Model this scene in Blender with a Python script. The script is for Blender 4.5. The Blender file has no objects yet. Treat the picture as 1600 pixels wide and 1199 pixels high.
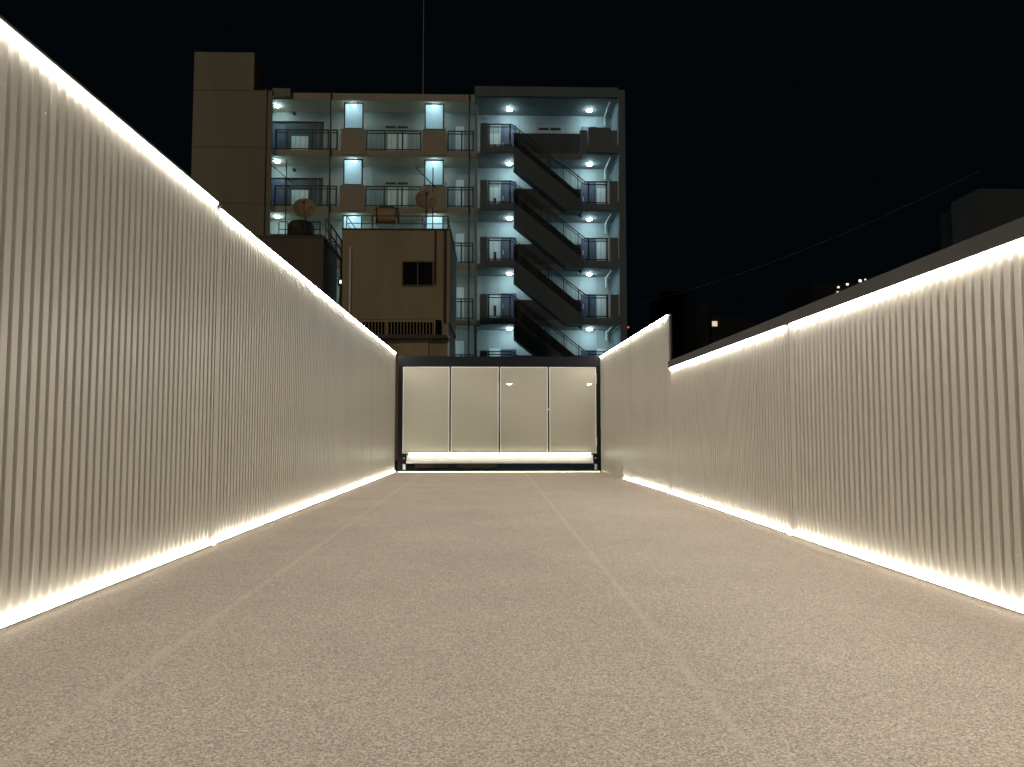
import bpy, math, random
from mathutils import Vector
random.seed(7)
R = math.radians
S = bpy.context.scene
COL = S.collection

# ------------------------------------------------------------------ camera
F = 1200.0                       # focal length in photo pixels (1600 wide)
PITCH = math.atan(77.0 / F)
YAW = math.atan(30.0 * math.cos(PITCH) / F)
CAM = Vector((0, 0, 1.0))
fwd = Vector((math.sin(YAW) * math.cos(PITCH), math.cos(YAW) * math.cos(PITCH), math.sin(PITCH)))
rgt = Vector((math.cos(YAW), -math.sin(YAW), 0))
upv = rgt.cross(fwd)


def at(px, py, Y):
    """world point seen at photo pixel (px,py) on the plane y = Y"""
    d = fwd * F + rgt * (px - 800) + upv * (599.5 - py)
    return CAM + d * (Y / d.y)


def PX(px, py, Y): return at(px, py, Y).x
def PZ(py, Y, px=770): return at(px, py, Y).z


cd = bpy.data.cameras.new('camera')
cam = bpy.data.objects.new('camera', cd)
COL.objects.link(cam)
cam.location = CAM
cam.rotation_euler = (math.pi / 2 + PITCH, 0, -YAW)
cd.sensor_width = 36
cd.lens = 36 * F / 1600
cd.clip_start = 0.05
cd.clip_end = 2000
S.camera = cam

# ------------------------------------------------------------------ mesh builder


class MB:
    def __init__(s):
        s.v = []
        s.f = []
        s.sm = []

    def add(s, vs, fs, smooth=False):
        b = len(s.v)
        s.v += [tuple(v) for v in vs]
        s.f += [tuple(i + b for i in f) for f in fs]
        s.sm += [smooth] * len(fs)
        return s

    def box(s, x0, x1, y0, y1, z0, z1):
        x0, x1 = min(x0, x1), max(x0, x1)
        y0, y1 = min(y0, y1), max(y0, y1)
        z0, z1 = min(z0, z1), max(z0, z1)
        vs = [(x0, y0, z0), (x1, y0, z0), (x1, y1, z0), (x0, y1, z0), (x0, y0, z1), (x1, y0, z1), (x1, y1, z1), (x0, y1, z1)]
        return s.add(vs, [(0, 3, 2, 1), (4, 5, 6, 7), (0, 1, 5, 4), (1, 2, 6, 5), (2, 3, 7, 6), (3, 0, 4, 7)])

    def obox(s, p, q, w, z0, z1, off=0.0):
        """box along the ground line p->q, thickness w to the left side of the line starting at off"""
        d = Vector((q[0] - p[0], q[1] - p[1])).normalized()
        n = Vector((-d.y, d.x))
        a = Vector(p) + n * off
        b = Vector(q) + n * off
        c = b + n * w
        e = a + n * w
        vs = [(t.x, t.y, z) for z in (z0, z1) for t in (a, b, c, e)]
        return s.add(vs, [(0, 3, 2, 1), (4, 5, 6, 7), (0, 1, 5, 4), (1, 2, 6, 5), (2, 3, 7, 6), (3, 0, 4, 7)])

    def strip(s, p, q, w, z0, z1, off, step=0.5):
        """long closed bar like obox, cut into short lengths"""
        p, q = Vector(p), Vector(q)
        L = (q - p).length
        d = (q - p) / L
        n = Vector((-d.y, d.x))
        k = max(1, round(L / step))
        vs, fs = [], []
        for i in range(k + 1):
            c = p + d * (L * i / k)
            for o, z in ((off, z0), (off, z1), (off + w, z1), (off + w, z0)):
                t = c + n * o
                vs.append((t.x, t.y, z))
        for i in range(k):
            for j in range(4):
                a, b = 4 * i + j, 4 * i + (j + 1) % 4
                fs.append((a, a + 4, b + 4, b))
        fs += [(0, 1, 2, 3), (4 * k + 3, 4 * k + 2, 4 * k + 1, 4 * k)]
        return s.add(vs, fs)

    def prism_xz(s, pts, y0, y1):
        n = len(pts)
        vs = [(x, y0, z) for x, z in pts] + [(x, y1, z) for x, z in pts]
        fs = [tuple(range(n)), tuple(range(2 * n - 1, n - 1, -1))]
        fs += [(i, i + n, (i + 1) % n + n, (i + 1) % n) for i in range(n)]
        return s.add(vs, fs)

    def tube(s, p, q, r, n=8, r2=None):
        p, q = Vector(p), Vector(q)
        r2 = r if r2 is None else r2
        d = (q - p).normalized()
        a = d.orthogonal().normalized()
        b = d.cross(a)
        vs = []
        for c, rr in ((p, r), (q, r2)):
            for i in range(n):
                t = 2 * math.pi * i / n
                vs.append(c + (a * math.cos(t) + b * math.sin(t)) * rr)
        s.add(vs, [(i, (i + 1) % n, (i + 1) % n + n, i + n) for i in range(n)], True)
        return s.add(vs, [tuple(range(n - 1, -1, -1)), tuple(range(n, 2 * n))])

    def path(s, pts, r, n=6):
        for a, b in zip(pts[:-1], pts[1:]):
            s.tube(a, b, r, n)
        return s

    def lathe(s, c, axis, prof, n=20):
        """prof = list of (radius, height along axis)"""
        c, axis = Vector(c), Vector(axis).normalized()
        a = axis.orthogonal().normalized()
        b = axis.cross(a)
        vs = []
        for r, h in prof:
            for i in range(n):
                t = 2 * math.pi * i / n
                vs.append(c + axis * h + (a * math.cos(t) + b * math.sin(t)) * max(r, 1e-4))
        fs = []
        for k in range(len(prof) - 1):
            for i in range(n):
                j = (i + 1) % n
                fs.append((k * n + i, k * n + j, (k + 1) * n + j, (k + 1) * n + i))
        return s.add(vs, fs, True)

    def build(s, name, mat, parent=None, bevel=0.0):
        L = root_loc(parent)
        me = bpy.data.meshes.new(name)
        me.from_pydata([(x - L.x, y - L.y, z - L.z) for x, y, z in s.v], [], s.f)
        me.polygons.foreach_set('use_smooth', s.sm)
        me.update()
        me.materials.append(mat)
        o = bpy.data.objects.new(name, me)
        COL.objects.link(o)
        if parent is not None:
            o.parent = parent
        if bevel:
            m = o.modifiers.new('bevel', 'BEVEL')
            m.width = bevel
            m.segments = 2
            m.limit_method = 'ANGLE'
        return o


def root_loc(p):
    v = Vector((0, 0, 0))
    while p is not None:
        v += p.location
        p = p.parent
    return v


def thing(name, loc, label, cat, group=None):
    o = bpy.data.objects.new(name, None)
    o.empty_display_size = 0.3
    COL.objects.link(o)
    o.location = loc
    return tag(o, label, cat, group)


def tag(o, label, cat, group=None):
    o['label'] = label
    o['category'] = cat
    if group:
        o['group'] = group
    return o


def structure(o, kind='structure'):
    o['kind'] = kind
    return o

# ------------------------------------------------------------------ materials


def nmat(name):
    m = bpy.data.materials.new(name)
    m.use_nodes = True
    nt = m.node_tree
    return m, nt, nt.nodes['Principled BSDF']


def paint(name, col, rough=0.6, metal=0.0, var=0.12, scale=1.5, bump=0.0, bscale=60, streak=False, spec=0.5):
    m, nt, b = nmat(name)
    b.inputs['Roughness'].default_value = rough
    b.inputs['Metallic'].default_value = metal
    b.inputs['Specular IOR Level'].default_value = spec
    tc = nt.nodes.new('ShaderNodeTexCoord')
    mp = nt.nodes.new('ShaderNodeMapping')
    mp.inputs['Scale'].default_value = (1, 1, 0.18 if streak else 1)
    nt.links.new(tc.outputs['Object'], mp.inputs['Vector'])
    nz = nt.nodes.new('ShaderNodeTexNoise')
    nz.inputs['Scale'].default_value = scale
    nz.inputs['Detail'].default_value = 6
    nz.inputs['Roughness'].default_value = 0.65
    nt.links.new(mp.outputs[0], nz.inputs['Vector'])
    rp = nt.nodes.new('ShaderNodeValToRGB')
    rp.color_ramp.elements[0].position = 0.3
    rp.color_ramp.elements[1].position = 0.7
    rp.color_ramp.elements[0].color = tuple(c * (1 - var) for c in col) + (1,)
    rp.color_ramp.elements[1].color = tuple(min(1, c * (1 + var)) for c in col) + (1,)
    nt.links.new(nz.outputs['Fac'], rp.inputs['Fac'])
    nt.links.new(rp.outputs['Color'], b.inputs['Base Color'])
    if bump:
        n2 = nt.nodes.new('ShaderNodeTexNoise')
        n2.inputs['Scale'].default_value = bscale
        n2.inputs['Detail'].default_value = 3
        nt.links.new(tc.outputs['Object'], n2.inputs['Vector'])
        bp = nt.nodes.new('ShaderNodeBump')
        bp.inputs['Strength'].default_value = 0.5
        bp.inputs['Distance'].default_value = bump
        nt.links.new(n2.outputs['Fac'], bp.inputs['Height'])
        nt.links.new(bp.outputs['Normal'], b.inputs['Normal'])
    return m


def glow(name, col, strength):
    m, nt, b = nmat(name)
    b.inputs['Base Color'].default_value = (0.8, 0.8, 0.8, 1)
    b.inputs['Emission Color'].default_value = (*col, 1)
    b.inputs['Emission Strength'].default_value = strength
    m.cycles.emission_sampling = 'FRONT'
    return m


LED_L = 158.0
M = {}
M['led'] = glow('warm_led', (1.0, 0.95, 0.845), LED_L)
M['led_base'] = glow('warm_base_led', (1.0, 0.95, 0.845), 52)
M['led_gate'] = glow('gate_led', (0.97, 1.0, 0.74), 14)
M['led_sill'] = glow('sill_led', (0.97, 1.0, 0.70), 16)
M['lamp'] = glow('cool_lamp', (0.58, 0.90, 1.0), 150)
M['lamp_small'] = glow('cool_gallery_lamp', (0.58, 0.90, 1.0), 110)
M['clad'] = paint('champagne_sheet', (0.485, 0.455, 0.395), 0.38, 0.15, 0.05, 0.8, streak=True)
M['alu'] = paint('aluminium_trim', (0.55, 0.53, 0.48), 0.4, 0.6, 0.05)
M['cap'] = paint('brown_coping', (0.036, 0.032, 0.029), 0.7, 0.0, 0.1)
M['back'] = paint('wall_backing', (0.08, 0.075, 0.07), 0.8)
M['dark'] = paint('dark_steel', (0.012, 0.013, 0.017), 0.75, 0.0, 0.1, spec=0.08)
M['beige'] = paint('beige_render', (0.30, 0.27, 0.205), 0.85, 0, 0.12, 0.5, 0.01, 25, streak=True)
M['band'] = paint('pale_render', (0.47, 0.43, 0.335), 0.85, 0, 0.1, 0.5, 0.01, 25, streak=True)
M['gallery'] = paint('gallery_wall_paint', (0.235, 0.235, 0.21), 0.75, 0, 0.08, 0.8)
M['house'] = paint('tan_render', (0.35, 0.285, 0.17), 0.85, 0, 0.16, 0.9, 0.01, 20, streak=True)
M['block'] = paint('brown_render', (0.15, 0.12, 0.09), 0.85, 0, 0.15, 0.9, 0.01, 20, streak=True)
M['grey'] = paint('shade_toned_concrete', (0.15, 0.185, 0.205), 0.85, 0, 0.18, 0.8, 0.01, 20, streak=True)  # cool dark tone stands in for the stair tower lying outside the warm light
M['greym'] = paint('shade_toned_stair', (0.10, 0.13, 0.14), 0.85, 0, 0.18, 0.8, 0.01, 20, streak=True)  # flights carry the tower's shade in their colour too
M['greyd'] = paint('shade_toned_parapet', (0.085, 0.10, 0.11), 0.85, 0, 0.18, 0.8, 0.01, 20, streak=True)  # unlit outer face of the corridor parapet, shade put into the colour
M['inner'] = paint('pale_corridor_paint', (0.29, 0.31, 0.305), 0.7, 0, 0.06, 0.8)
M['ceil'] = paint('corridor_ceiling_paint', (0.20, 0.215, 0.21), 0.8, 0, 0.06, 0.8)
M['door'] = paint('slate_blue_door', (0.06, 0.068, 0.105), 0.5, 0, 0.05)
M['pale'] = paint('pale_panel', (0.55, 0.58, 0.56), 0.6, 0, 0.05)
M['black'] = paint('black_plastic', (0.012, 0.012, 0.013), 0.5)
M['rail'] = paint('dark_rail', (0.018, 0.028, 0.036), 0.5, 0.2)
M['whitep'] = paint('white_paint', (0.78, 0.78, 0.74), 0.5, 0, 0.05)
M['tan'] = paint('tan_plastic', (0.42, 0.30, 0.16), 0.6, 0, 0.12, 4)
M['dish'] = paint('dish_paint', (0.36, 0.27, 0.16), 0.6, 0, 0.15, 6)
M['tank'] = paint('dark_tank', (0.055, 0.05, 0.04), 0.6, 0, 0.2)
M['rust'] = paint('rusty_pipe', (0.10, 0.05, 0.025), 0.7, 0.2, 0.2, 8)
M['night'] = paint('dark_facade', (0.010, 0.013, 0.016), 0.9, 0, 0.15, 0.5)
M['night2'] = paint('grey_facade', (0.05, 0.057, 0.057), 0.9, 0, 0.12, 0.5)
M['lit'] = glow('lit_window', (1.0, 0.82, 0.5), 0.75)
M['lit2'] = glow('bright_window', (1.0, 0.88, 0.6), 1.3)
M['red'] = glow('red_beacon', (1.0, 0.2, 0.15), 0.8)
M['asphalt'] = paint('asphalt', (0.05, 0.05, 0.05), 0.9, 0, 0.25, 3, 0.004, 90)


def mat_glass():
    m, nt, b = nmat('dark_glass')
    b.inputs['Base Color'].default_value = (0.01, 0.012, 0.013, 1)
    b.inputs['Roughness'].default_value = 0.08
    n = nt.nodes.new('ShaderNodeTexNoise')
    n.inputs['Scale'].default_value = 1.2
    bp = nt.nodes.new('ShaderNodeBump')
    bp.inputs['Distance'].default_value = 0.01
    nt.links.new(n.outputs['Fac'], bp.inputs['Height'])
    nt.links.new(bp.outputs['Normal'], b.inputs['Normal'])
    return m


def mat_frosted():
    m, nt, b = nmat('frosted_glass')
    out = nt.nodes['Material Output']
    tl = nt.nodes.new('ShaderNodeBsdfTranslucent')
    tl.inputs['Color'].default_value = (0.82, 0.88, 0.9, 1)
    tr = nt.nodes.new('ShaderNodeBsdfTransparent')
    tr.inputs['Color'].default_value = (0.8, 0.85, 0.87, 1)
    mx = nt.nodes.new('ShaderNodeMixShader')
    mx.inputs['Fac'].default_value = 0.2
    nt.links.new(tl.outputs[0], mx.inputs[1])
    nt.links.new(tr.outputs[0], mx.inputs[2])
    nt.links.new(mx.outputs[0], out.inputs['Surface'])
    return m


def mat_mesh():
    """cream perforated screen: a small share of open holes lets the lamps behind show faintly"""
    m, nt, b = nmat('perforated_screen')
    out = nt.nodes['Material Output']
    b.inputs['Roughness'].default_value = 0.45
    tc = nt.nodes.new('ShaderNodeTexCoord')
    nz = nt.nodes.new('ShaderNodeTexNoise')
    nz.inputs['Scale'].default_value = 2.0
    nz.inputs['Detail'].default_value = 5
    mp = nt.nodes.new('ShaderNodeMapping')
    mp.inputs['Scale'].default_value = (0.5, 1, 22)
    nt.links.new(tc.outputs['Object'], mp.inputs['Vector'])
    nt.links.new(mp.outputs[0], nz.inputs['Vector'])
    rp = nt.nodes.new('ShaderNodeValToRGB')
    rp.color_ramp.elements[0].position = 0.3
    rp.color_ramp.elements[1].position = 0.7
    rp.color_ramp.elements[0].color = (0.49, 0.465, 0.38, 1)
    rp.color_ramp.elements[1].color = (0.515, 0.49, 0.405, 1)
    nt.links.new(nz.outputs['Fac'], rp.inputs['Fac'])
    nt.links.new(rp.outputs['Color'], b.inputs['Base Color'])
    tr = nt.nodes.new('ShaderNodeBsdfTransparent')
    mx = nt.nodes.new('ShaderNodeMixShader')
    mx.inputs['Fac'].default_value = 0.15
    nt.links.new(b.outputs[0], mx.inputs[1])
    nt.links.new(tr.outputs[0], mx.inputs[2])
    nt.links.new(mx.outputs[0], out.inputs['Surface'])
    return m


def mat_floor():
    m, nt, b = nmat('beige_aggregate')
    N, Lk = nt.nodes.new, nt.links.new
    b.inputs['Roughness'].default_value = 0.8
    b.inputs['Specular IOR Level'].default_value = 0.25
    tc = N('ShaderNodeTexCoord')
    # grains
    v1 = N('ShaderNodeTexVoronoi')
    v1.inputs['Scale'].default_value = 160
    Lk(tc.outputs['Object'], v1.inputs['Vector'])
    n1 = N('ShaderNodeTexNoise')
    n1.inputs['Scale'].default_value = 120
    n1.inputs['Detail'].default_value = 3
    n1.inputs['Roughness'].default_value = 0.7
    Lk(tc.outputs['Object'], n1.inputs['Vector'])
    sep = N('ShaderNodeSeparateColor')
    Lk(v1.outputs['Color'], sep.inputs[0])
    mixg = N('ShaderNodeMix')
    mixg.inputs['Factor'].default_value = 0.5
    Lk(sep.outputs[0], mixg.inputs['A'])
    Lk(n1.outputs['Fac'], mixg.inputs['B'])
    rp = N('ShaderNodeValToRGB')
    e = rp.color_ramp.elements
    e[0].position = 0.18
    e[0].color = (0.30, 0.247, 0.202, 1)
    e[1].position = 0.82
    e[1].color = (0.95, 0.83, 0.71, 1)
    k = e.new(0.5)
    k.color = (0.64, 0.530, 0.44, 1)
    Lk(mixg.outputs[0], rp.inputs['Fac'])
    # broad blotches
    n2 = N('ShaderNodeTexNoise')
    n2.inputs['Scale'].default_value = 0.9
    n2.inputs['Detail'].default_value = 5
    n2.inputs['Roughness'].default_value = 0.6
    Lk(tc.outputs['Object'], n2.inputs['Vector'])
    mr = N('ShaderNodeMapRange')
    mr.inputs['From Min'].default_value = 0.3
    mr.inputs['From Max'].default_value = 0.7
    mr.inputs['To Min'].default_value = 0.93
    mr.inputs['To Max'].default_value = 1.07
    Lk(n2.outputs['Fac'], mr.inputs['Value'])
    mul = N('ShaderNodeVectorMath')
    mul.operation = 'SCALE'
    Lk(rp.outputs['Color'], mul.inputs[0])
    Lk(mr.outputs[0], mul.inputs['Scale'])
    # two pale lane joints
    sx = N('ShaderNodeSeparateXYZ')
    Lk(tc.outputs['Object'], sx.inputs[0])
    n3 = N('ShaderNodeTexNoise')
    n3.inputs['Scale'].default_value = 4
    n3.inputs['Detail'].default_value = 4
    Lk(tc.outputs['Object'], n3.inputs['Vector'])

    def math_(op, a, bb, c=None):
        n = N('ShaderNodeMath')
        n.operation = op
        for i, q in enumerate((a, bb, c)):
            if q is None:
                continue
            if isinstance(q, (int, float)):
                n.inputs[i].default_value = q
            else:
                Lk(q, n.inputs[i])
        return n.outputs[0]
    wob = math_('MULTIPLY_ADD', n3.outputs['Fac'], 0.05, -0.025)
    xx = math_('ADD', sx.outputs['X'], wob)

    def line(x0, w):
        d = math_('ABSOLUTE', math_('SUBTRACT', xx, x0), 0)
        t = math_('DIVIDE', d, w)
        t = math_('SUBTRACT', 1.0, t)
        t = math_('MAXIMUM', t, 0.0)
        return math_('MINIMUM', math_('MULTIPLY', t, 2.0), 1.0)
    xl = math_('MULTIPLY_ADD', sx.outputs['Y'], 0.0165, xx)
    d_ = math_('DIVIDE', math_('ABSOLUTE', math_('SUBTRACT', xl, -1.43), 0), 0.034)
    l1 = math_('MINIMUM', math_('MULTIPLY', math_('MAXIMUM', math_('SUBTRACT', 1.0, d_), 0.0), 2.0), 1.0)
    ln = math_('MAXIMUM', l1, line(0.82, 0.030))
    ln = math_('MULTIPLY', ln, math_('MULTIPLY_ADD', n3.outputs['Fac'], 1.0, -0.17))
    mj = N('ShaderNodeMix')
    mj.data_type = 'RGBA'
    Lk(ln, mj.inputs['Factor'])
    Lk(mul.outputs[0], mj.inputs['A'])
    mj.inputs['B'].default_value = (0.80, 0.71, 0.60, 1)
    # smooth mortar edging beside the walls, broken up
    el = math_('MAXIMUM', line(-2.53, 0.22), line(2.95, 0.30))
    el = math_('MULTIPLY', el, math_('MULTIPLY_ADD', n3.outputs['Fac'], 1.2, -0.1))
    el = math_('MINIMUM', math_('MAXIMUM', el, 0.0), 0.75)
    me_ = N('ShaderNodeMix')
    me_.data_type = 'RGBA'
    Lk(el, me_.inputs['Factor'])
    Lk(mj.outputs['Result'], me_.inputs['A'])
    me_.inputs['B'].default_value = (0.56, 0.49, 0.40, 1)
    Lk(me_.outputs['Result'], b.inputs['Base Color'])
    bp = N('ShaderNodeBump')
    bp.inputs['Strength'].default_value = 0.9
    bp.inputs['Distance'].default_value = 0.004
    Lk(mixg.outputs[0], bp.inputs['Height'])
    bp2 = N('ShaderNodeBump')
    bp2.inputs['Strength'].default_value = 0.6
    bp2.inputs['Distance'].default_value = 0.02
    n5 = N('ShaderNodeTexNoise')
    n5.inputs['Scale'].default_value = 5
    n5.inputs['Detail'].default_value = 4
    Lk(tc.outputs['Object'], n5.inputs['Vector'])
    Lk(n5.outputs['Fac'], bp2.inputs['Height'])
    Lk(bp.outputs['Normal'], bp2.inputs['Normal'])
    Lk(bp2.outputs['Normal'], b.inputs['Normal'])
    return m


M['glass'] = mat_glass()
M['frost'] = mat_frosted()
M['screen'] = mat_mesh()
M['floor'] = mat_floor()

# ------------------------------------------------------------------ ground
structure(MB().add([(-600, -300, -0.02), (600, -300, -0.02), (600, 900, -0.02), (-600, 900, -0.02)], [(0, 1, 2, 3)]).build('ground', M['asphalt']))
structure(MB().add([(-2.66, -7, 0), (3.10, -7, 0), (3.10, 20.4, 0), (-2.66, 20.4, 0)], [(0, 1, 2, 3)]).build('pavement', M['floor']))

# ------------------------------------------------------------------ corrugated LED walls
PITCH_RIB = 0.09
PROF = [(0.0, 0.0), (0.025, 0.0), (0.030, 0.025), (0.033, 0.028), (0.082, 0.028), (0.085, 0.025)]


def cladding(p, q, z0, z1):
    """ribbed sheet along p->q; ribs stand out to the left of p->q"""
    p, q = Vector(p), Vector(q)
    L = (q - p).length
    d = (q - p) / L
    n = Vector((-d.y, d.x))
    pts = []
    t0 = 0.0
    # flat edge strip at both ends, ribs between
    pts += [(0.0, 0.0), (0.012, 0.0), (0.014, 0.028), (0.05, 0.028), (0.055, 0.0)]
    t0 = 0.057
    rnd = random.Random(int(p.y * 100))
    crests = []
    while t0 + PITCH_RIB < L - 0.08:
        e0, e1 = rnd.gauss(0, 0.0005), rnd.gauss(0, 0.0005)
        for a, b in PROF:
            pts.append((t0 + a, b + (e0 if a < 0.05 else e1) * (b / 0.028)))
        crests.append(t0 + 0.0575)
        t0 += PITCH_RIB
    pts += [(t0, 0.0), (t0 + 0.025, 0.0), (t0 + 0.03, 0.028), (L - 0.014, 0.028), (L - 0.012, 0.0), (L, 0.0)]
    m = MB()
    vs = []
    for t, b in pts:
        c = p + d * t + n * b
        vs += [(c.x, c.y, z0), (c.x, c.y, z1)]
    m.add(vs, [(2 * i, 2 * i + 2, 2 * i + 3, 2 * i + 1) for i in range(len(pts) - 1)])
    n3 = Vector((n.x, n.y, 0))
    for i, t in enumerate(crests):          # fixing screws in every fourth rib
        if i % 4 == 1:
            c = p + d * t + n * 0.0275
            for zz in (0.32, 1.18, z1 - 0.28):
                m.lathe((c.x, c.y, zz), n3, [(0.0065, 0.0), (0.0065, 0.003), (0.0, 0.0045)], 6)
    return m


def led_wall(p, q, zl, label, cap_h, base=True, base_to=None, cap_mat='cap', end_led=False, flip=False, back=0.10):
    """p->q with the lit face to the left; zl = height of the upper light strip"""
    t = thing('corrugated_wall', ((p[0] + q[0]) / 2, (p[1] + q[1]) / 2, 0), label, 'wall', 'lit corrugated walls along the lane')
    p, q = Vector(p), Vector(q)
    d = (q - p).normalized()
    cladding(p, q, 0.034, zl + 0.012).build('cladding', M['clad'], t)
    MB().obox(p, q, back, 0.0, zl + 0.012, -back - 0.002).build('backing', M['back'], t)
    MB().obox(p, q, 0.058 + back, zl + 0.035, zl + 0.035 + cap_h, -back - 0.006).build('coping', M[cap_mat], t, 0.004)
    g = 0.055
    MB().strip(p + d * g, q - d * g, 0.008, zl + 0.014, zl + 0.033, 0.031).build('light_strip', M['led'], t)
    if base:
        a, b = p + d * g, q - d * g
        if base_to is not None:
            if flip:
                a = p + d * base_to
            else:
                b = p + d * base_to
        MB().strip(a, b, 0.030, 0.004, 0.018, 0.022).build('light_strip', M['led_base'], t)
        MB().obox(a, b, 0.006, 0.001, 0.013, 0.056).build('channel', M['alu'], t)
    if base_to is not None:
        MB().obox(b + d * 0.01, q - d * 0.01, 0.03, 0.002, 0.033, 0.0).build('plinth', M['alu'], t)
    if end_led:
        MB().obox(p - d * 0.03, p - d * 0.006, 0.03, 0.05, zl + 0.01, 0.003).build('end_trim', M['alu'], t)
    return t


XL = -2.55          # valley plane of the left wall
XR = 2.97
# left wall runs towards -y so that its lit face (left of p->q) looks to +x
led_wall((XL, 7.0), (XL, -6.0), 3.06, 'tall corrugated wall section left of the lane, nearest the viewer, up to the vertical seam', 0.02)
led_wall((XL, 19.9), (XL, 7.0), 3.025, 'tall corrugated wall section left of the lane, from the vertical seam to the gate', 0.02)
led_wall((XR, -6.0), (XR, 7.53), 2.04, 'low corrugated wall section with brown coping, right of the lane and nearest the viewer', 0.115)
led_wall((XR, 7.53), (XR, 12.69), 2.04, 'low corrugated wall section with brown coping, between the seam and the tall step', 0.115)
led_wall((XR, 12.72), (2.905, 16.0), 2.945, 'tall corrugated wall section right of the lane, first after the step up', 0.02, end_led=True, back=0.03)
led_wall((2.905, 16.0), (2.83, 19.9), 2.945, 'tall corrugated wall section right of the lane, touching the gate post', 0.02, base_to=0.75, back=0.03)

# ------------------------------------------------------------------ gate
GY = 20.0
g = thing('folding_gate', (0.1, GY, 0), 'closed gate of four cream panels in a dark frame across the end of the lane', 'gate')
gx = lambda px: PX(px, 640, GY)
gz = lambda py: PZ(py, GY)
MB().box(gx(622), gx(938), GY - 0.06, GY + 0.12, gz(573), gz(557.5)).build('header_beam', M['dark'], g, 0.006)
for a, b in ((622.5, 628.5), (932.5, 938)):
    MB().box(gx(a), gx(b), GY - 0.05, GY + 0.1, 0.0, gz(573.2)).build('post', M['dark'], g, 0.004)
for a, b in ((629.3, 702), (704.6, 779), (781.4, 856), (858.4, 931.6)):
    pn = MB().box(gx(a) + 0.02, gx(b) - 0.02, GY + 0.012, GY + 0.02, gz(707), gz(575)).build('panel', M['screen'], g)
    m = MB()
    x0, x1, z0, z1 = gx(a), gx(b), gz(708.5), gz(573.5)
    w = 0.024
    m.box(x0, x0 + w, GY - 0.012, GY + 0.03, z0, z1).box(x1 - w, x1, GY - 0.012, GY + 0.03, z0, z1)
    m.box(x0 + w, x1 - w, GY - 0.011, GY + 0.029, z0, z0 + w).box(x0 + w, x1 - w, GY - 0.011, GY + 0.029, z1 - w, z1)
    m.build('panel_frame', M['whitep'], pn)
for a in (703.3, 780.2, 857.2):
    MB().box(gx(a) - 0.014, gx(a) + 0.014, GY + 0.03, GY + 0.06, gz(709), gz(573.2)).build('mullion', M['dark'], g)
for a, b in ((584, 600), (683, 698)):
    MB().tube((gx(931.3), GY - 0.035, gz(b)), (gx(931.3), GY - 0.035, gz(a)), 0.016).build('hinge', M['whitep'], g)
MB().lathe((gx(857), GY - 0.05, gz(640)), (0, -1, 0), [(0.02, -0.03), (0.02, 0.015), (0.0, 0.02)], 10).build('latch', M['whitep'], g)
# lower rail: a sloping white tray washed by its own strip
m = MB()
x0, x1 = gx(636), gx(926)
za, zb, zc = gz(711), gz(721), gz(724)
pr = [(GY + 0.03, za), (GY - 0.05, zb), (GY - 0.09, zb), (GY - 0.09, zc), (GY + 0.03, zc)]
vs = [(x0, y, z) for y, z in pr] + [(x1, y, z) for y, z in pr]
n = len(pr)
m.add(vs, [tuple(range(n)), tuple(range(2 * n - 1, n - 1, -1))] + [(i, i + n, (i + 1) % n + n, (i + 1) % n) for i in range(n)])
m.build('lower_rail', M['whitep'], g)
MB().box(gx(640), gx(922), GY - 0.040, GY - 0.022, gz(709.8), gz(708.6)).build('light_strip', M['led_gate'], g)
for a, b in ((628.6, 635.5), (926.5, 932.4)):
    br = MB().box(gx(a), gx(b), GY - 0.045, GY + 0.05, gz(725), gz(709)).build('bracket', M['dark'], g, 0.004)
    MB().lathe((gx((a + b) / 2), GY - 0.046, gz(716)), (0, -1, 0), [(0.022, 0), (0.022, 0.012), (0.0, 0.014)], 10).build('bolt', M['alu'], br)
    MB().box(gx(a) + 0.03, gx(b) - 0.01, GY - 0.05, GY + 0.03, 0.02, gz(725.5)).build('foot', M['whitep'], g, 0.004)
MB().box(gx(625), gx(935), GY - 0.200, GY - 0.188, 0.003, 0.008).build('light_strip', M['led_sill'], g)
MB().box(gx(625), gx(935), GY - 0.186, GY - 0.16, 0.004, 0.05).build('threshold', M['dark'], g)

for a, b, lab in ((648, 700, 'low brown board seen under the gate, left one of the two'), (714, 776, 'low brown board seen under the gate, middle one beneath the second panel')):
    o = MB().box(PX(a, 720, 22), PX(b, 720, 22), 22, 22.06, 0.0, 0.33).build('edging_board', paint('brown_board', (0.22, 0.17, 0.12), 0.8, 0, 0.2, 5), None, 0.005)
    tag(o, lab, 'board', 'boards behind the gate')

# ------------------------------------------------------------------ apartment block
AY = 40.0      # gallery front
SY = 39.2      # stair tower front
BY = 41.6      # corridor back wall
ap = thing('apartment_building', (PX(640, 400, AY), AY, 0), 'six storey apartment block with lit open galleries and a zigzag outdoor staircase', 'building')
ax = lambda px, Y=AY: PX(px, 330, Y)
st = 87.5
NJ = 6
zf = [PZ(237 + st * j, AY) for j in range(NJ)]        # corridor floor levels
zc = [PZ(159 + st * j, AY) for j in range(NJ)]        # corridor ceilings
zroof = PZ(148.5, AY)
X425, X528, X570, X658, X697, X745 = [ax(v) for v in (419, 526, 570, 658, 697.5, 741)]
XRE = ax(977)
XRO = ax(984)
XST0 = ax(741)
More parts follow.
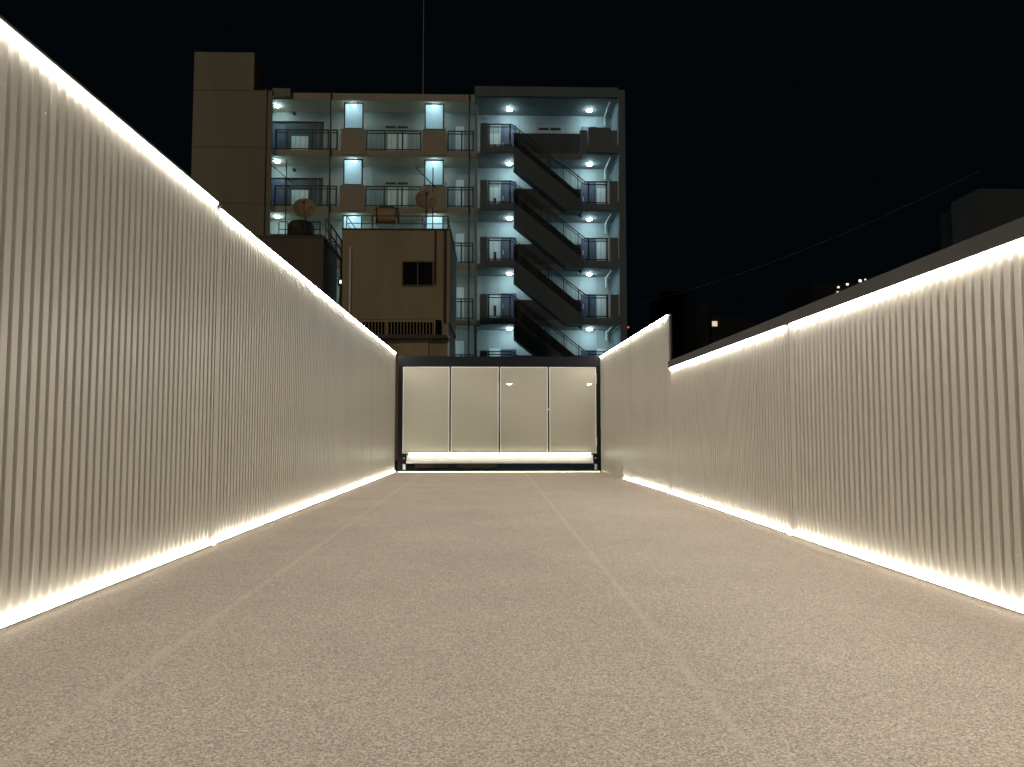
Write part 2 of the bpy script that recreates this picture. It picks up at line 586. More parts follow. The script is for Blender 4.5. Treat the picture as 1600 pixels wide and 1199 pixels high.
# the solid body behind and the pale corridor wall
MB().box(X425 + 0.5, XRO - 0.3, BY + 0.21, 52, 0, zroof - 0.1).build('body', M['grey'], ap)
m = MB()
m2 = MB()
XR0, XR1 = PX(408, 330, BY), ax(493)
for j in range(NJ):
    top = zroof - 0.12 if j == 0 else zf[j - 1] - 0.05
    bot = zf[j] - 0.05
    zl = PZ(193 + st * j, BY)
    m.box(XR1, ax(741), BY, BY + 0.2, bot, top)
    m2.box(ax(741) + 0.001, XRE, BY, BY + 0.2, bot, top)
    m.box(XR0, XR1 - 0.001, BY, BY + 0.2, zl, top)
m.build('gallery_wall', M['gallery'], ap)
m2.build('corridor_wall', M['inner'], ap)
# alcove in the first bay: lining set 0.12 back and the shade of the recess put into its dark colour
ALC = paint('alcove_shade', (0.06, 0.065, 0.065), 0.8)
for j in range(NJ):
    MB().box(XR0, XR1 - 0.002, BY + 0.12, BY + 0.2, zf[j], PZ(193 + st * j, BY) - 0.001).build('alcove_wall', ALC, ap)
MB().box(PX(412, 330, AY), X745, AY, BY - 0.002, zc[0], zroof).build('roof_slab', M['band'], ap)
MB().box(ax(424), ax(452), AY - 0.25, AY - 0.003, PZ(157, AY), PZ(145, AY)).build('roof_canopy', M['beige'], ap)
RAILH = PZ(205, AY) - zf[0]


def railing(x0, x1, Y, z, h, posts, rear=False, bars=0.27):
    m = MB()
    m.box(x0, x1, Y, Y + 0.05, z + h - 0.06, z + h)
    m.box(x0, x1, Y + 0.01, Y + 0.04, z + h - 0.20, z + h - 0.145)
    m.box(x0, x1, Y + 0.01, Y + 0.04, z + 0.04, z + 0.095)
    for p in posts:
        m.box(p - 0.036, p + 0.036, Y - 0.003, Y + 0.047, z, z + h - 0.062)
    x = x0 + bars
    while x < x1 - 0.05:
        m.box(x - 0.006, x + 0.006, Y + 0.019, Y + 0.031, z + 0.097, z + h - 0.202)
        x += bars
    return m


def lamp(px, py, Y, ztop, mat='lamp'):
    c = at(px, py, Y)
    o = MB().lathe((c.x, Y, ztop - 0.002), (0, 0, -1), [(0.15, 0.0), (0.147, 0.04), (0.115, 0.08), (0.06, 0.10), (0.0, 0.105)], 12).build('ceiling_lamp', M[mat], ap)
    MB().lathe((c.x, Y, ztop - 0.0005), (0, 0, -1), [(0.0, 0.0), (0.175, 0.0), (0.175, 0.025), (0.152, 0.027)], 16).build('lamp_base', M['whitep'], o)


for j in range(NJ):
    r = st * j
    z = zf[j]
    under = zc[j + 1] if j + 1 < NJ else z - 0.3
    MB().box(PX(412, 330, AY), X745, AY, BY - 0.002, under, z).build('gallery_slab', M['band'], ap)
    # railings of the three bays
    railing(ax(427), X528, AY, z, RAILH, [ax(v) for v in (429, 447, 486, 511, 525)]).build('railing', M['rail'], ap)
    railing(X570 + 0.02, X658 - 0.02, AY, z, RAILH, [ax(v) for v in (571.5, 600, 628, 656.5)]).build('railing', M['rail'], ap)
    railing(X697 + 0.05, X745 - 0.02, AY, z, RAILH, [ax(v) for v in (699.5, 721, 739)]).build('railing', M['rail'], ap)
    # solid parapets with a frosted wind screen above
    for a, b, pa, pb in ((535.5, 566, 531, 569.5), (662.5, 693, 659, 697)):
        MB().box(ax(pa), ax(pb), AY - 0.06, AY + 0.08, z - 0.25, z + RAILH + 0.02).build('parapet', M['band'], ap, 0.004)
        x0, x1 = ax(a), ax(b)
        z0, z1 = z + RAILH + 0.022, PZ(163 + r, AY)
        w = 0.06
        m = MB()
        m.box(x0, x0 + w, AY - 0.02, AY + 0.05, z0, z1).box(x1 - w, x1, AY - 0.02, AY + 0.05, z0, z1)
        m.box(x0 + w, x1 - w, AY - 0.019, AY + 0.049, z0, z0 + w).box(x0 + w, x1 - w, AY - 0.019, AY + 0.049, z1 - w, z1)
        fr = m.build('wind_screen', M['rail'], ap)
        MB().box(x0 + w, x1 - w, AY + 0.01, AY + 0.016, z0 + w, z1 - w).build('pane', M['frost'], fr)
        lamp((a + b) / 2 + 1.5, 168 + r, 40.55, zc[j], 'lamp_small')
        MB().box(x1 + 0.03, x1 + 0.12, AY + 0.02, AY + 0.08, z + RAILH + 0.03, z + RAILH + 0.3).build('meter_box', M['alu'], ap)
    lamp(433, 172 + r, 40.75, zc[j], 'lamp_small')
    # doors and fittings of the gallery back wall
    y = BY - 0.03
    q = lambda px: PX(px, 215 + r, BY)

    def pane_(name, pa, pb, za_, zb_, mat, yy=BY - 0.03, yb=BY - 0.003):
        return MB().box(q(pa), q(pb), yy, yb, za_, zb_).build(name, mat, ap, 0.006)
    pane_('entrance_door', 424, 444, z, z + 2.0, M['door'], BY + 0.07, BY + 0.117)
    pane_('service_panel', 455, 481, z + 0.05, z + 1.4, M['pale'], BY + 0.09, BY + 0.117)
    pane_('service_panel', 606, 620, z + 0.02, z + 1.55, M['pale'])
    pane_('service_panel', 623, 637, z + 0.02, z + 1.55, M['pale'])
    pane_('vent_louvre', 602, 618, PZ(202 + r, BY), PZ(199 + r, BY), M['black'])
    pane_('vent_louvre', 621, 637, PZ(202 + r, BY), PZ(199 + r, BY), M['black'])
    pane_('name_plate', 609, 613, z + 1.0, z + 1.25, M['alu'], BY - 0.05, BY - 0.031)
    pane_('name_plate', 628, 632, z + 1.0, z + 1.25, M['alu'], BY - 0.05, BY - 0.031)
    MB().lathe((q(459), BY - 0.003, PZ(181 + r, BY)), (0, -1, 0), [(0.10, 0), (0.10, 0.05), (0.0, 0.06)], 12).build('round_vent', M['black'], ap)
    for p in (497, 583, 645, 706, 716, 731):
        MB().box(q(p) - 0.012, q(p) + 0.012, BY - 0.012, BY - 0.002, z, zc[j] - 0.004).build('wall_joint', M['ceil'], ap)
    MB().box(q(712), q(725), BY - 0.03, BY - 0.003, z, z + 2.0).build('service_panel', M['pale'], ap, 0.006)

# drain pipes on the gallery
MB().tube((ax(515), AY - 0.08, zf[5] - 0.5), (ax(515), AY - 0.08, zroof - 0.05), 0.045).build('drain_pipe', M['rust'], ap)
MB().tube((ax(733), AY - 0.08, zf[5] - 0.5), (ax(733), AY - 0.08, zroof - 0.05), 0.04).build('drain_pipe', M['rail'], ap)

# lift tower on the left with the roof house
TX0, TX1 = PX(301, 190, AY - 0.4), PX(424.5, 190, AY - 0.4)
zt = PZ(145, AY - 0.4)
m = MB().box(TX0, PX(410, 190, AY), AY - 0.4, 50, 0, zt).box(PX(410, 190, AY) + 0.0005, TX1, AY - 0.4, AY - 0.25, 0, zt)
m.build('lift_tower', M['beige'], ap)
MB().box(TX0 + 0.002, PX(397, 110, AY - 0.4), AY - 0.4, AY + 1.1, zt, PZ(87, AY - 0.4)).build('roof_house', M['beige'], ap)
for py in (146, 234, 321):
    zz = PZ(py, AY - 0.4)
    MB().box(TX0 + 0.01, TX1 - 0.01, AY - 0.409, AY - 0.4005, zz - 0.03, zz + 0.03).build('joint_band', paint('joint_filler', (0.22, 0.17, 0.12), 0.9), ap)
MB().box(PX(397, 110, AY) + 0.003, PX(397, 110, AY) + 0.05, AY + 0.25, AY + 0.33, zt, zt + 1.0).build('roof_door_frame', M['alu'], ap)
MB().tube((TX1 - 0.3, AY - 0.47, 0), (TX1 - 0.3, AY - 0.47, zt), 0.05).build('drain_pipe', M['beige'], ap)

# stair tower
sx = lambda px: PX(px, 330, SY)
zsr0, zsr1 = PZ(150, SY), PZ(135, SY)
SL, SR = sx(741), sx(978)
MB().box(SL, SR - 0.35, SY, BY - 0.002, zsr0 + 0.002, zsr1).build('stair_roof', M['grey'], ap)
MB().box(SL + 0.003, SR - 0.36, SY + 0.12, BY - 0.003, zsr0 - 0.03, zsr0).build('stair_ceiling', M['ceil'], ap)
MB().box(SR - 0.34, SR, SY, BY + 0.2, 0, zsr1 - 0.12).build('end_wall', M['grey'], ap)
MB().box(SL - 0.001, SL + 0.14, SY + 0.9, SY + 1.25, 0, zsr1 - 0.05).build('stair_column', M['inner'], ap)
XFL, XFR = sx(803), sx(911)
YS0, YS1 = SY + 0.02, 40.15
for j in range(NJ):
    r = st * j
    z = zf[j]
    # landing and corridor slab, pale underneath
    m = MB()
    th = 0.33
    m.box(SL + 0.322, XFL, SY, YS1, z - th, z)
    m.box(XFR, SR - 0.342, SY, YS1, z - th, z)
    m.box(SL, SR - 0.342, YS1 + 0.001, BY - 0.003, z - th, z)
    m.build('landing_slab', M['grey'], ap)
    m = MB()
    m.box(SL + 0.33, XFL, SY + 0.1, YS1, z - th - 0.02, z - th - 0.001)
    m.box(XFR, SR - 0.345, SY + 0.1, YS1, z - th - 0.02, z - th - 0.001)
    m.box(SL + 0.01, SR - 0.345, YS1 + 0.001, BY - 0.003, z - th - 0.02, z - th - 0.001)
    m.build('landing_ceiling', M['ceil'], ap)
    H = PZ(193, SY) - zf[0]
    MB().box(SL + 0.3, sx(762), SY - 0.03, SY + 0.12, z - 0.38, z + H).build('parapet', M['grey'], ap)
    railing(sx(762.5), XFL - 0.1, SY + 0.02, z, H, [sx(v) for v in (764, 797)]).build('railing', M['rail'], ap)
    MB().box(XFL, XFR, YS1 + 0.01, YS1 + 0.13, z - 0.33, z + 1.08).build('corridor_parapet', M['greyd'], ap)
    if j == 0:
        MB().box(sx(920), sx(955), SY - 0.05, SY + 0.1, z - 0.3, PZ(198, SY)).build('parapet', M['grey'], ap)
        MB().box(sx(908), sx(920) - 0.002, SY + 0.3, SY + 0.42, z - 0.3, z + 1.0).build('parapet', M['grey'], ap)
        MB().box(sx(955) + 0.002, sx(966), SY + 0.02, SY + 0.12, z - 0.3, z + 0.9).build('parapet', M['grey'], ap)
    else:
        railing(XFR + 0.1, sx(950), SY + 0.02, z, H, [sx(v) for v in (919.5, 948)]).build('railing', M['rail'], ap)
        MB().box(sx(950) + 0.01, sx(951.5) + 0.02, SY, SY + 0.06, z, z + H).build('rail_post', M['whitep'], ap)
        MB().box(sx(953), SR - 0.345, SY - 0.03, SY + 0.12, z - 0.38, z + H).build('parapet', M['grey'], ap)
    lamp(796, 173 + r, 40.75, (zsr0 - 0.03) if j == 0 else zf[j - 1] - 0.351)
    lamp(921, 173.5 + r, 40.75, (zsr0 - 0.03) if j == 0 else zf[j - 1] - 0.351)
    q = lambda px: PX(px, 215 + r, BY)
    d1 = MB().box(q(783), q(807), BY - 0.04, BY - 0.003, z, PZ(196 + r, BY)).build('entrance_door', M['door'], ap, 0.006)
    MB().tube((q(786), BY - 0.07, z + 0.85), (q(786), BY - 0.07, z + 1.1), 0.02).build('handle', M['alu'], d1)
    pl = MB().box(q(764), q(781), BY - 0.03, BY - 0.003, z, z + 1.6).build('service_panel', M['pale'], ap, 0.006)
    MB().box(q(771.5), q(775.5), BY - 0.05, BY - 0.031, z + 0.45, z + 1.0).build('meter_window', M['black'], pl)
    d2 = MB().box(q(908), q(931), BY - 0.04, BY - 0.003, z, PZ(197 + r, BY)).build('entrance_door', M['door'], ap, 0.006)
    MB().tube((q(911), BY - 0.07, z + 0.85), (q(911), BY - 0.07, z + 1.1), 0.02).build('handle', M['alu'], d2)
    MB().box(q(933), q(947), BY - 0.03, BY - 0.003, z + 0.1, z + 1.6).build('service_panel', M['pale'], ap, 0.006)
    if j == 0:
        for a, b in ((841.5, 857), (860.5, 876)):
            MB().box(q(a), q(b), BY - 0.04, BY - 0.003, PZ(202.5, BY), PZ(199.5, BY)).build('vent_louvre', M['black'], ap)
        c0, c1 = at(818, 170, 40.3), at(836, 170, 40.3)
        MB().box(c0.x, c1.x, 40.1, 40.5, zsr0 - 0.05, zsr0 - 0.031).build('ceiling_hatch', M['grey'], ap)
    for p in (778, 812, 839, 884, 905, 934, 952):
        MB().box(q(p) - 0.012, q(p) + 0.012, BY - 0.012, BY - 0.002, z, z + 2.45).build('wall_joint', M['ceil'], ap)
    # hanging pipes under the ceiling at the right end
    zz = ((zsr0 - 0.03) if j == 0 else zf[j - 1] - 0.351) - 0.1
    MB().path([(SR - 0.75, SY + 0.3, zz), (SR - 0.75, BY - 0.15, zz), (SR - 0.75, BY - 0.15, zz - 0.5)], 0.035).build('ceiling_pipe', M['whitep'], ap)
    MB().tube((SR - 0.40, SY - 0.06, z + 0.1), (SR - 0.40, SY - 0.06, z + 1.75), 0.028).build('downpipe', M['whitep'], ap)

for j in range(NJ - 1):
    z0, z1 = zf[j], zf[j + 1]
    n = 16
    pts = []
    for i in range(n):
        x = XFL + (XFR - XFL) * i / n
        zz = z0 - (z0 - z1) * (i + 1) / n
        pts += [(x + 0.002, zz), (XFL + (XFR - XFL) * (i + 1) / n - 0.001, zz)]
    T = 1.08
    pts = [(XFL + 0.001, z0 - 0.01)] + pts
    pts += [(XFR - 0.001, z1 - 0.33), (XFR - (T - 0.33) * (XFR - XFL) / (z0 - z1), z1 - 0.33), (XFL + 0.001, z0 - T)]
    pts = [p for i, p in enumerate(pts)]
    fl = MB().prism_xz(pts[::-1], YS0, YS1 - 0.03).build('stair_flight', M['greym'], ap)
    sl = (z0 - z1)
    # stringer upstand on both sides and the handrail in front
    m = MB()
    m.prism_xz([(XFL + 0.01, z0 + 0.02), (XFL + 0.01, z0 - 0.6), (XFR - 0.01 - 0.27 * (XFR - XFL) / (z0 - z1), z1 - 0.325), (XFR - 0.01, z1 - 0.325), (XFR - 0.01, z1 + 0.10)], SY - 0.02, SY + 0.018)
    m.build('stringer', M['greym'], fl)
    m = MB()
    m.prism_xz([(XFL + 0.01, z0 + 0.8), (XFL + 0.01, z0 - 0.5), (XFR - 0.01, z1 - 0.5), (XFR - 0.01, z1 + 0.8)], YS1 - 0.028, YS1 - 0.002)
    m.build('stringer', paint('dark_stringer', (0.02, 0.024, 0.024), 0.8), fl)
    m = MB()
    hx0, hx1 = XFL - 0.1, XFR + 0.12
    za, zb = z0 + H, z1 + H
    m.path([(hx0, SY + 0.045, za - 0.022), (hx1, SY + 0.045, zb - 0.022)], 0.028)
    m.path([(hx0, SY + 0.045, za - 0.17), (hx1, SY + 0.045, zb - 0.17)], 0.022)
    for i in range(5):
        t = (i + 0.5) / 5
        x = hx0 + (hx1 - hx0) * t
        zt_ = za + (zb - za) * t
        m.box(x - 0.022, x + 0.022, SY + 0.024, SY + 0.066, zt_ - 1.02, zt_ - 0.03)
    for i in range(1, 15):
        t = i / 15
        x = hx0 + (hx1 - hx0) * t
        zt_ = za + (zb - za) * t
        m.box(x - 0.006, x + 0.006, SY + 0.039, SY + 0.051, zt_ - 1.0, zt_ - 0.17)
    m.build('handrail', M['rail'], fl)

# antenna mast on the apartment roof
c = at(661, 150, 44)
t = thing('antenna_mast', (c.x, 44, zroof - 0.1), 'thin tall antenna mast rising from the flat roof of the apartment block', 'mast')
MB().tube((c.x, 44, zroof - 0.1), (c.x, 44, zroof + 9), 0.02, 8, 0.014).build('pole', M['alu'], t)
MB().lathe((c.x, 44, zroof - 0.1), (0, 0, 1), [(0.2, 0), (0.2, 0.06), (0.05, 0.1), (0.04, 0.5)], 12).build('base', M['alu'], t)

# ------------------------------------------------------------------ tan house
HY = 28.0
hx = lambda px, Y=HY: PX(px, 430, Y)
hz = lambda py, Y=HY: PZ(py, Y)
X0, X1 = hx(535), hx(703)
h = thing('small_house', ((X0 + X1) / 2, HY, 0), 'narrow tan rendered house with one dark sliding window and a railed flat roof', 'house')
MB().box(X0, X1, HY, HY + 5, hz(505), hz(361)).build('wall', M['house'], h)
MB().box(X0 - 0.03, X1 + 0.03, HY - 0.03, HY + 5.03, hz(361) + 0.001, hz(358.5)).build('roof_edge', M['cap'], h)
MB().box(X0 + 0.05, X1 - 0.05, HY + 0.05, HY + 5, 0, hz(505) - 0.001).build('ground_floor', M['house'], h)
m = MB()
w0, w1, v0, v1 = hx(630), hx(675.5), hz(446.5), hz(411)
e = 0.045
m.box(w0 - e, w0, HY - 0.05, HY - 0.002, v0 - e, v1 + e).box(w1, w1 + e, HY - 0.05, HY - 0.002, v0 - e, v1 + e)
m.box(w0, w1, HY - 0.049, HY - 0.002, v1, v1 + e).box(w0, w1, HY - 0.075, HY - 0.002, v0 - e, v0)
m.box((w0 + w1) / 2 - 0.02, (w0 + w1) / 2 + 0.02, HY - 0.04, HY - 0.012, v0, v1)
wf = m.build('window', M['block'], h)
MB().box(w0, w1, HY - 0.011, HY - 0.003, v0, v1).build('pane', M['glass'], wf)
MB().tube((hx(547.5), HY - 0.05, hz(505)), (hx(547.5), HY - 0.05, hz(388)), 0.045).build('drain_pipe', M['whitep'], h)
MB().tube((hx(680), HY - 0.05, hz(446)), (hx(680), HY - 0.05, hz(361)), 0.03).build('drain_pipe', M['rust'], h)
MB().tube((hx(695), HY - 0.06, hz(505)), (hx(695), HY - 0.06, hz(361)), 0.045).build('drain_pipe', M['tank'], h)
# balcony with pale vertical bars
by = HY - 0.45
bx0, bx1 = PX(556, 510, by), PX(680, 510, by)
bz0, bz1 = PZ(524, by), PZ(501, by)
bl = MB().box(bx0, PX(698, 510, by), by - 0.03, HY + 0.04, bz0 - 0.12, bz0).build('balcony', M['tank'], h)
m = MB()
m.box(bx0, bx1, by, by + 0.05, bz1 - 0.06, bz1)
for p in (566, 604, 679):
    xx = PX(p, 510, by)
    m.box(xx - 0.025, xx + 0.025, by + 0.001, by + 0.049, bz0, bz1 - 0.061)
x = bx0
while x < bx1:
    m.box(x - 0.011, x + 0.011, by + 0.015, by + 0.037, bz0, bz1 - 0.061)
    x += 0.115
m.build('balcony_railing', M['tan'], bl)
MB().box(hx(566), hx(690), HY - 0.02, HY - 0.003, hz(523), hz(500.5)).build('balcony_shade_sheet', M['glass'], h)  # dark sheet added to give the shade behind the railing
MB().box(hx(625), hx(670), HY - 0.02, HY + 0.045, 0, PZ(528, HY)).build('shutter_door', M['tan'], h)
MB().tube((hx(702), HY - 0.04, 0), (hx(702), HY - 0.04, PZ(526, HY)), 0.05).build('downpipe', M['whitep'], h)
# rooftop guard rail
m = MB()
rz0, rz1 = hz(358.5), hz(337)
for yy in (HY + 0.15, HY + 4.8):
    for k in (0.45, 1.0):
        m.tube((X0 + 0.1, yy, rz0 + (rz1 - rz0) * k), (X1 - 0.1, yy, rz0 + (rz1 - rz0) * k), 0.018, 6)
    for i in range(5):
        xx = X0 + 0.1 + (X1 - X0 - 0.2) * i / 4
        m.tube((xx, yy, rz0), (xx, yy, rz1), 0.02, 6)
for xx in (X0 + 0.1, X1 - 0.1):
    for k in (0.45, 1.0):
        m.tube((xx, HY + 0.15, rz0 + (rz1 - rz0) * k), (xx, HY + 4.8, rz0 + (rz1 - rz0) * k), 0.018, 6)
m.build('roof_railing', M['block'], h)

# rooftop drum unit on a stand
TY = 28.8
tz = lambda py: PZ(py, TY)
tx = lambda px: PX(px, 345, TY)
t = thing('roof_tank', (tx(604), TY, hz(358.5)), 'tan drum shaped tank lying on a low metal stand on the tan house roof', 'tank')
zc_ = tz(338.5)
rr = 0.30
MB().lathe((tx(584), TY, zc_), (1, 0, 0), [(0.0, -0.02), (rr * 0.7, -0.015), (rr * 0.95, 0.02), (rr, 0.06), (rr, 0.9), (rr * 0.95, 0.95), (rr * 0.7, 0.98), (0.0, 0.985)], 24).build('drum', M['tan'], t)
for xx in (0.12, 0.86):
    MB().lathe((tx(584) + xx, TY, zc_), (1, 0, 0), [(rr, 0), (rr + 0.012, 0), (rr + 0.012, 0.05), (rr, 0.05)], 24).build('strap', M['tank'], t)
MB().box(tx(584) + 0.2, tx(584) + 0.8, TY - 0.12, TY + 0.12, zc_ + rr - 0.03, zc_ + rr + 0.04).build('cover', M['tank'], t, 0.02)
m = MB()
zb_ = hz(358.5) + 0.005
for xx in (0.08, 0.9):
    for yy in (-0.25, 0.25):
        m.box(tx(584) + xx - 0.02, tx(584) + xx + 0.02, TY + yy - 0.02, TY + yy + 0.02, zb_, zc_ - 0.1)
    m.box(tx(584) + xx - 0.019, tx(584) + xx + 0.019, TY - 0.23, TY + 0.23, zc_ - rr - 0.06, zc_ - rr - 0.02)
m.box(tx(584), tx(584) + 1.0, TY - 0.27, TY - 0.23, zb_ + 0.06, zb_ + 0.10)
m.build('stand', M['alu'], t)


def dish(px, py, Y, zbase, label, r):
    c = at(px, py, Y)
    t = thing('satellite_dish', (c.x, Y + 0.15, zbase), label, 'satellite dish', 'rooftop satellite dishes')
    ax_ = Vector((0.12, -1, 0.28)).normalized()
    prof = [(r * k / 8, 0.16 * r * (k / 8) ** 2 * 2) for k in range(0, 9)] + [(r * 1.03, 0.33 * r), (r * 1.03, 0.30 * r)] + [(r * k / 8, 0.16 * r * (k / 8) ** 2 * 2 - 0.02) for k in range(8, -1, -1)]
    MB().lathe(c, ax_, prof, 28).build('reflector', M['dish'], t)
    tip = c + ax_ * (r * 1.0) + Vector((0.02, 0, 0.10))
    ar = MB().tube(c + Vector((0, 0, -r * 0.9)) + ax_ * 0.1, tip, 0.014).build('arm', M['tank'], t)
    MB().tube(tip, tip + (c - tip).normalized() * 0.10, 0.035, 10).build('receiver', M['black'], ar)
    MB().path([(c.x, Y + 0.15, zbase), (c.x, Y + 0.15, c.z - 0.05), (c.x, Y + 0.03, c.z)], 0.03, 8).build('mast', M['tank'], t)
    return t


dish(665.5, 315, 28.6, hz(358.5), 'round tan satellite dish on the right of the tan house roof', 0.40)

# ------------------------------------------------------------------ brown block left of it
KY = 30.0
kx = lambda px, Y=KY: PX(px, 430, Y)
kz = lambda py, Y=KY: PZ(py, Y)
KX0, KX1 = kx(400), kx(505)
b = thing('flat_roofed_annex', ((KX0 + KX1) / 2, KY, 0), 'dark brown flat roofed building left of the tan house, half hidden by the tall wall', 'building')
MB().box(KX0, KX1, KY, KY + 2.6, 0, kz(374)).build('wall', M['block'], b)
MB().box(KX0 - 0.04, KX1 + 0.04, KY - 0.04, KY + 2.64, kz(374) + 0.001, kz(370.5)).build('roof_edge', M['tank'], b)
m = MB()
z0, z1 = kz(370.5), kz(347)
for a, c_ in ((432, 446), (478, 497)):
    for k in (0.5, 1.0):
        m.tube((kx(a), KY + 0.2, z0 + (z1 - z0) * k), (kx(c_), KY + 0.2, z0 + (z1 - z0) * k), 0.02, 6)
    for xx in (a, c_):
        m.tube((kx(xx), KY + 0.2, z0), (kx(xx), KY + 0.2, z1), 0.022, 6)
m.tube((kx(446), KY + 0.2, z0 + 0.12), (kx(478), KY + 0.2, z0 + 0.12), 0.02, 6)
m.build('roof_railing', M['rail'], b)
# outside steel stair going down to the right
sf = MB()
ya, yb = KY + 0.2, KY + 1.1
A = (kx(506), kz(374)); B_ = (kx(533), kz(408))
n = 8
for i in range(n):
    x = A[0] + (B_[0] - A[0]) * (i + 0.5) / n
    z = A[1] + (B_[1] - A[1]) * (i + 0.8) / n
    sf.box(x - 0.06, x + 0.06, ya, yb, z - 0.02, z + 0.02)
for yy in (ya, yb):
    sf.tube((A[0], yy, A[1] - 0.03), (B_[0], yy, B_[1] - 0.03), 0.05, 6)
sf.box(B_[0], B_[0] + 0.1, ya, yb, B_[1] - 0.08, B_[1])
so = sf.build('outside_stair', M['rail'], b)
for yy in (ya, yb):
    m = MB()
    for hh in (0.45, 0.85):
        m.tube((A[0], yy, A[1] + hh), (B_[0], yy, B_[1] + hh - 0.1), 0.022, 6)
    for i in range(4):
        k = i / 3
        x = A[0] + (B_[0] - A[0]) * k
        z = A[1] + (B_[1] - A[1]) * k
        m.tube((x, yy, z), (x, yy, z + 0.85 - 0.1 * k), 0.018, 6)
    m.build('handrail', M['rail'], so)
MB().tube((kx(531.5), KY + 0.15, 0), (kx(531.5), KY + 0.15, kz(408)), 0.05).build('stair_post', M['rail'], b)

t = thing('roof_tank', (kx(471), KY + 1.2, kz(370.5)), 'dark upright water tank on the roof of the dark brown building', 'tank')
cx = PX(471, 350, KY + 1.2)
zt0 = kz(370.5)
MB().lathe((cx, KY + 1.2, zt0 + 0.1), (0, 0, 1), [(0.0, 0), (0.52, 0), (0.53, 0.03), (0.53, 0.25), (0.545, 0.27), (0.53, 0.29), (0.53, 0.6), (0.45, 0.74), (0.2, 0.8), (0.0, 0.81)], 24).build('vessel', M['tank'], t)
MB().lathe((cx, KY + 1.2, zt0 + 0.89), (0, 0, 1), [(0.16, 0), (0.16, 0.05), (0.0, 0.06)], 16).build('lid', M['black'], t)
MB().box(cx - 0.55, cx + 0.55, KY + 0.7, KY + 1.7, zt0 + 0.002, zt0 + 0.098).build('plinth', M['grey'], t)
dish(476, 328, 30.4, kz(370.5), 'round tan satellite dish above the dark brown building, left of the drum tank', 0.43)


def yagi(base, top, boom0, boom1, label):
    base, top, boom0, boom1 = map(Vector, (base, top, boom0, boom1))
    t = thing('tv_antenna', base, label, 'antenna', 'rooftop television antennas')
    MB().tube(base, top, 0.022, 8).build('mast', M['rail'], t)
    bo = MB().tube(boom0, boom1, 0.018, 6).build('boom', M['rail'], t)
    m = MB()
    for i in range(9):
        p = boom0.lerp(boom1, i / 8)
        l = 0.26 - 0.012 * i
        m.tube(p + Vector((0, -l, -0.02)), p + Vector((0, l, 0.02)), 0.009, 5)
    m.build('elements', M['rail'], bo)
    return t


p = at(676, 350, 30.5)
yagi((p.x, 30.5, hz(358.5)), (p.x, 30.5, at(676, 262, 30.5).z), at(650, 262, 30.5), at(683, 296, 30.5), 'thin dark aerial above the round dish on the tan house roof')
p = at(446, 350, 31)
yagi((p.x, 31, kz(370.5)), (p.x, 31, at(446, 250, 31).z), at(424, 258, 31), at(458, 287, 31), 'thin dark aerial on the dark brown roof, before the lift tower')

# small floodlight on the annex stair post
c = at(531, 441, KY)
t = thing('floodlight', (c.x, KY + 0.1, c.z), 'small lit floodlight fixed to the post between the brown building and tan house', 'lamp')
MB().box(c.x - 0.08, c.x + 0.08, KY - 0.02, KY + 0.095, c.z - 0.14, c.z + 0.12).build('housing', M['black'], t, 0.01)
MB().box(c.x + 0.0, c.x + 0.06, KY - 0.032, KY - 0.021, c.z - 0.06, c.z + 0.07).build('lens', glow('white_flood', (0.9, 0.95, 1), 2.5), t)

# ------------------------------------------------------------------ dark buildings on the right
c = at(1530, 295, 22)
t = thing('dark_building', (c.x + 4, 24, 0), 'unlit grey block with a raised roof house rising above the low wall at far right', 'building')
MB().box(c.x, c.x + 9, 22, 23.4, 0, c.z).build('roof_house', M['night2'], t)
MB().box(c.x + 0.35, c.x + 12, 23.42, 24.6, 0, at(1490, 322, 23.52).z).build('body', M['night'], t)
c = at(1270, 470, 90)
t = thing('hillside_house', (c.x + 4, 92, 0), 'far dark house with a cluster of small lights above the brown coping', 'building')
d = at(1345, 437, 90)
MB().box(c.x, d.x + 4, 90, 98, 0, at(1300, 443, 90).z).build('wall', M['night'], t)
MB().box(at(1300, 443, 90).x, d.x + 2, 90.5, 97, at(1300, 443, 90).z, d.z - 0.5).build('upper_floor', M['night'], t)
for px, py, r in ((1310, 449, 2.2), (1324, 444.5, 2.6), (1309, 457, 2.2), (1344, 439, 3.2), (1352, 437, 1.6)):
    p = at(px, py, 89.9)
    MB().box(p.x - r * 0.05, p.x + r * 0.05, 89.85, 89.95, p.z - r * 0.045, p.z + r * 0.045).build('lit_window', M['lit2'], t)
c = at(1050, 455, 60)
t = thing('dark_building', (c.x + 1, 62, 0), 'black stepped building silhouette with one small lit window beyond the wall step', 'building')
MB().box(at(1040, 455, 60).x, at(1084, 455, 60).x, 60, 66, 0, c.z).build('tower', M['night'], t)
MB().box(at(1084, 455, 60).x + 0.01, at(1109, 455, 60).x, 60.3, 66, 0, at(1090, 474, 60).z).build('lower_wing', M['night'], t)
MB().prism_xz([(at(1109, 500, 61).x, 0), (at(1195, 500, 61).x, 0), (at(1195, 510, 61).x, at(1195, 510, 61).z), (at(1160, 497, 61).x, at(1160, 497, 61).z), (at(1112, 494, 61).x, at(1112, 494, 61).z)], 61, 67).build('gabled_wing', M['night'], t)
p = at(1117, 506, 60.9)
MB().box(p.x - 0.2, p.x + 0.2, 60.9, 60.99, p.z - 0.2, p.z + 0.2).build('lit_window', M['lit'], t)
c = at(979, 505, 48)
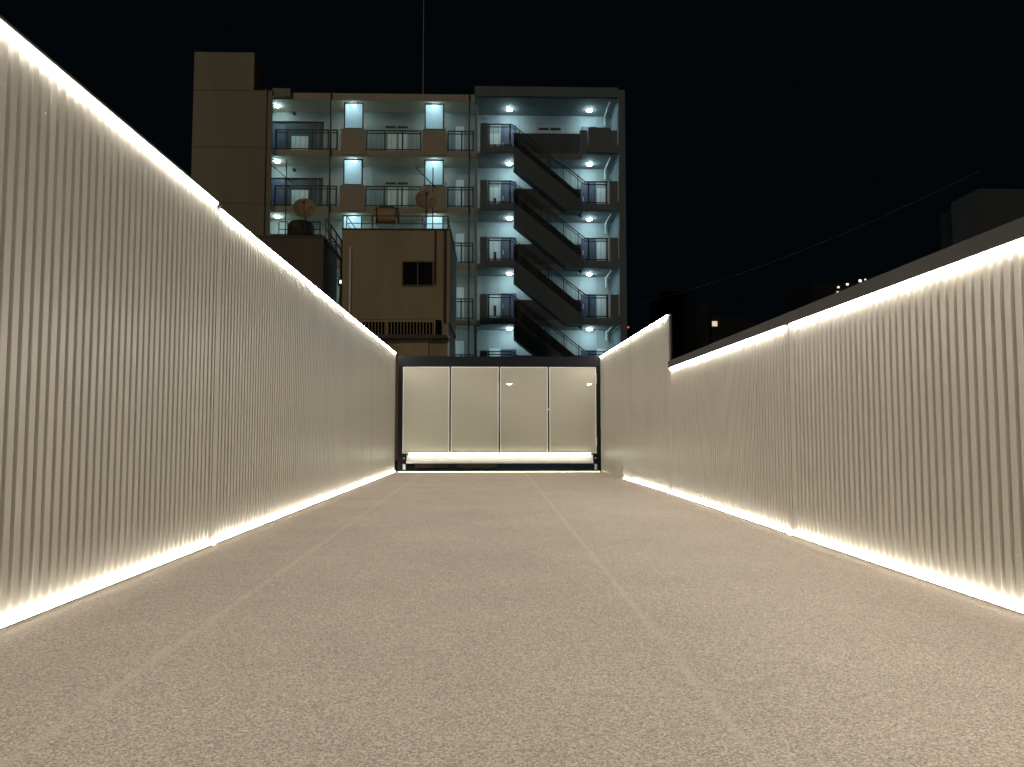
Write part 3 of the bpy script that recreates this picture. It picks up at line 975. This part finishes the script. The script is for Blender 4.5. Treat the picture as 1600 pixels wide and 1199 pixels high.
t = thing('neighbouring_house', (c.x + 1.4, 50, 0), 'dark low house with a tiny red lamp, right beside the apartment block', 'building')
MB().box(c.x - 0.6, at(1050, 505, 48).x, 48, 54, 0, at(1000, 520, 48).z).build('wall', M['night'], t)
p = at(983, 512, 47.9)
po = MB().tube((p.x, 48.2, at(1000, 520, 48).z), (p.x, 48.2, p.z), 0.03).build('lamp_post', M['dark'], t)
MB().lathe((p.x, 48.2, p.z), (0, 0, 1), [(0.04, 0), (0.06, 0.05), (0.04, 0.11), (0.0, 0.12)], 10).build('beacon', M['red'], po)

# overhead cable from the apartment end wall to the dark block
a = at(979, 478, 40.5)
b2 = at(1530, 268, 23.6)
pts = []
for i in range(25):
    k = i / 24
    q_ = a.lerp(b2, k)
    q_.z -= 0.5 * 4 * k * (1 - k)
    pts.append(q_)
o = MB().path(pts, 0.008, 5).build('power_cable', paint('grey_cable', (0.12, 0.13, 0.14), 0.6))
tag(o, 'thin overhead cable crossing the night sky right of the apartment block', 'cable')

# ------------------------------------------------------------------ light
sun = bpy.data.lights.new('sun', 'SUN')
sun.energy = 0.31
sun.angle = R(5)
sun.color = (1.0, 0.85, 0.64)
so_ = bpy.data.objects.new('sun', sun)
COL.objects.link(so_)
# low warm city light from behind and to the left of the viewer
dirv = Vector((0.42, 1.0, -0.26)).normalized()
so_.rotation_euler = dirv.to_track_quat('-Z', 'Y').to_euler()

w = bpy.data.worlds.new('World')
S.world = w
w.use_nodes = True
bg = w.node_tree.nodes['Background']
bg.inputs['Color'].default_value = (0.0009, 0.0018, 0.0026, 1)
bg.inputs['Strength'].default_value = 1.0

S.view_settings.view_transform = 'Standard'
S.view_settings.look = 'None'
S.view_settings.exposure = 0
S.view_settings.gamma = 1
S.render.engine = 'CYCLES'
S.cycles.max_bounces = 8
S.cycles.diffuse_bounces = 5
S.cycles.transparent_max_bounces = 12
S.cycles.use_denoising = True
S.cycles.use_adaptive_sampling = False
S.cycles.light_sampling_threshold = 0.0
S.cycles.sample_clamp_indirect = 8
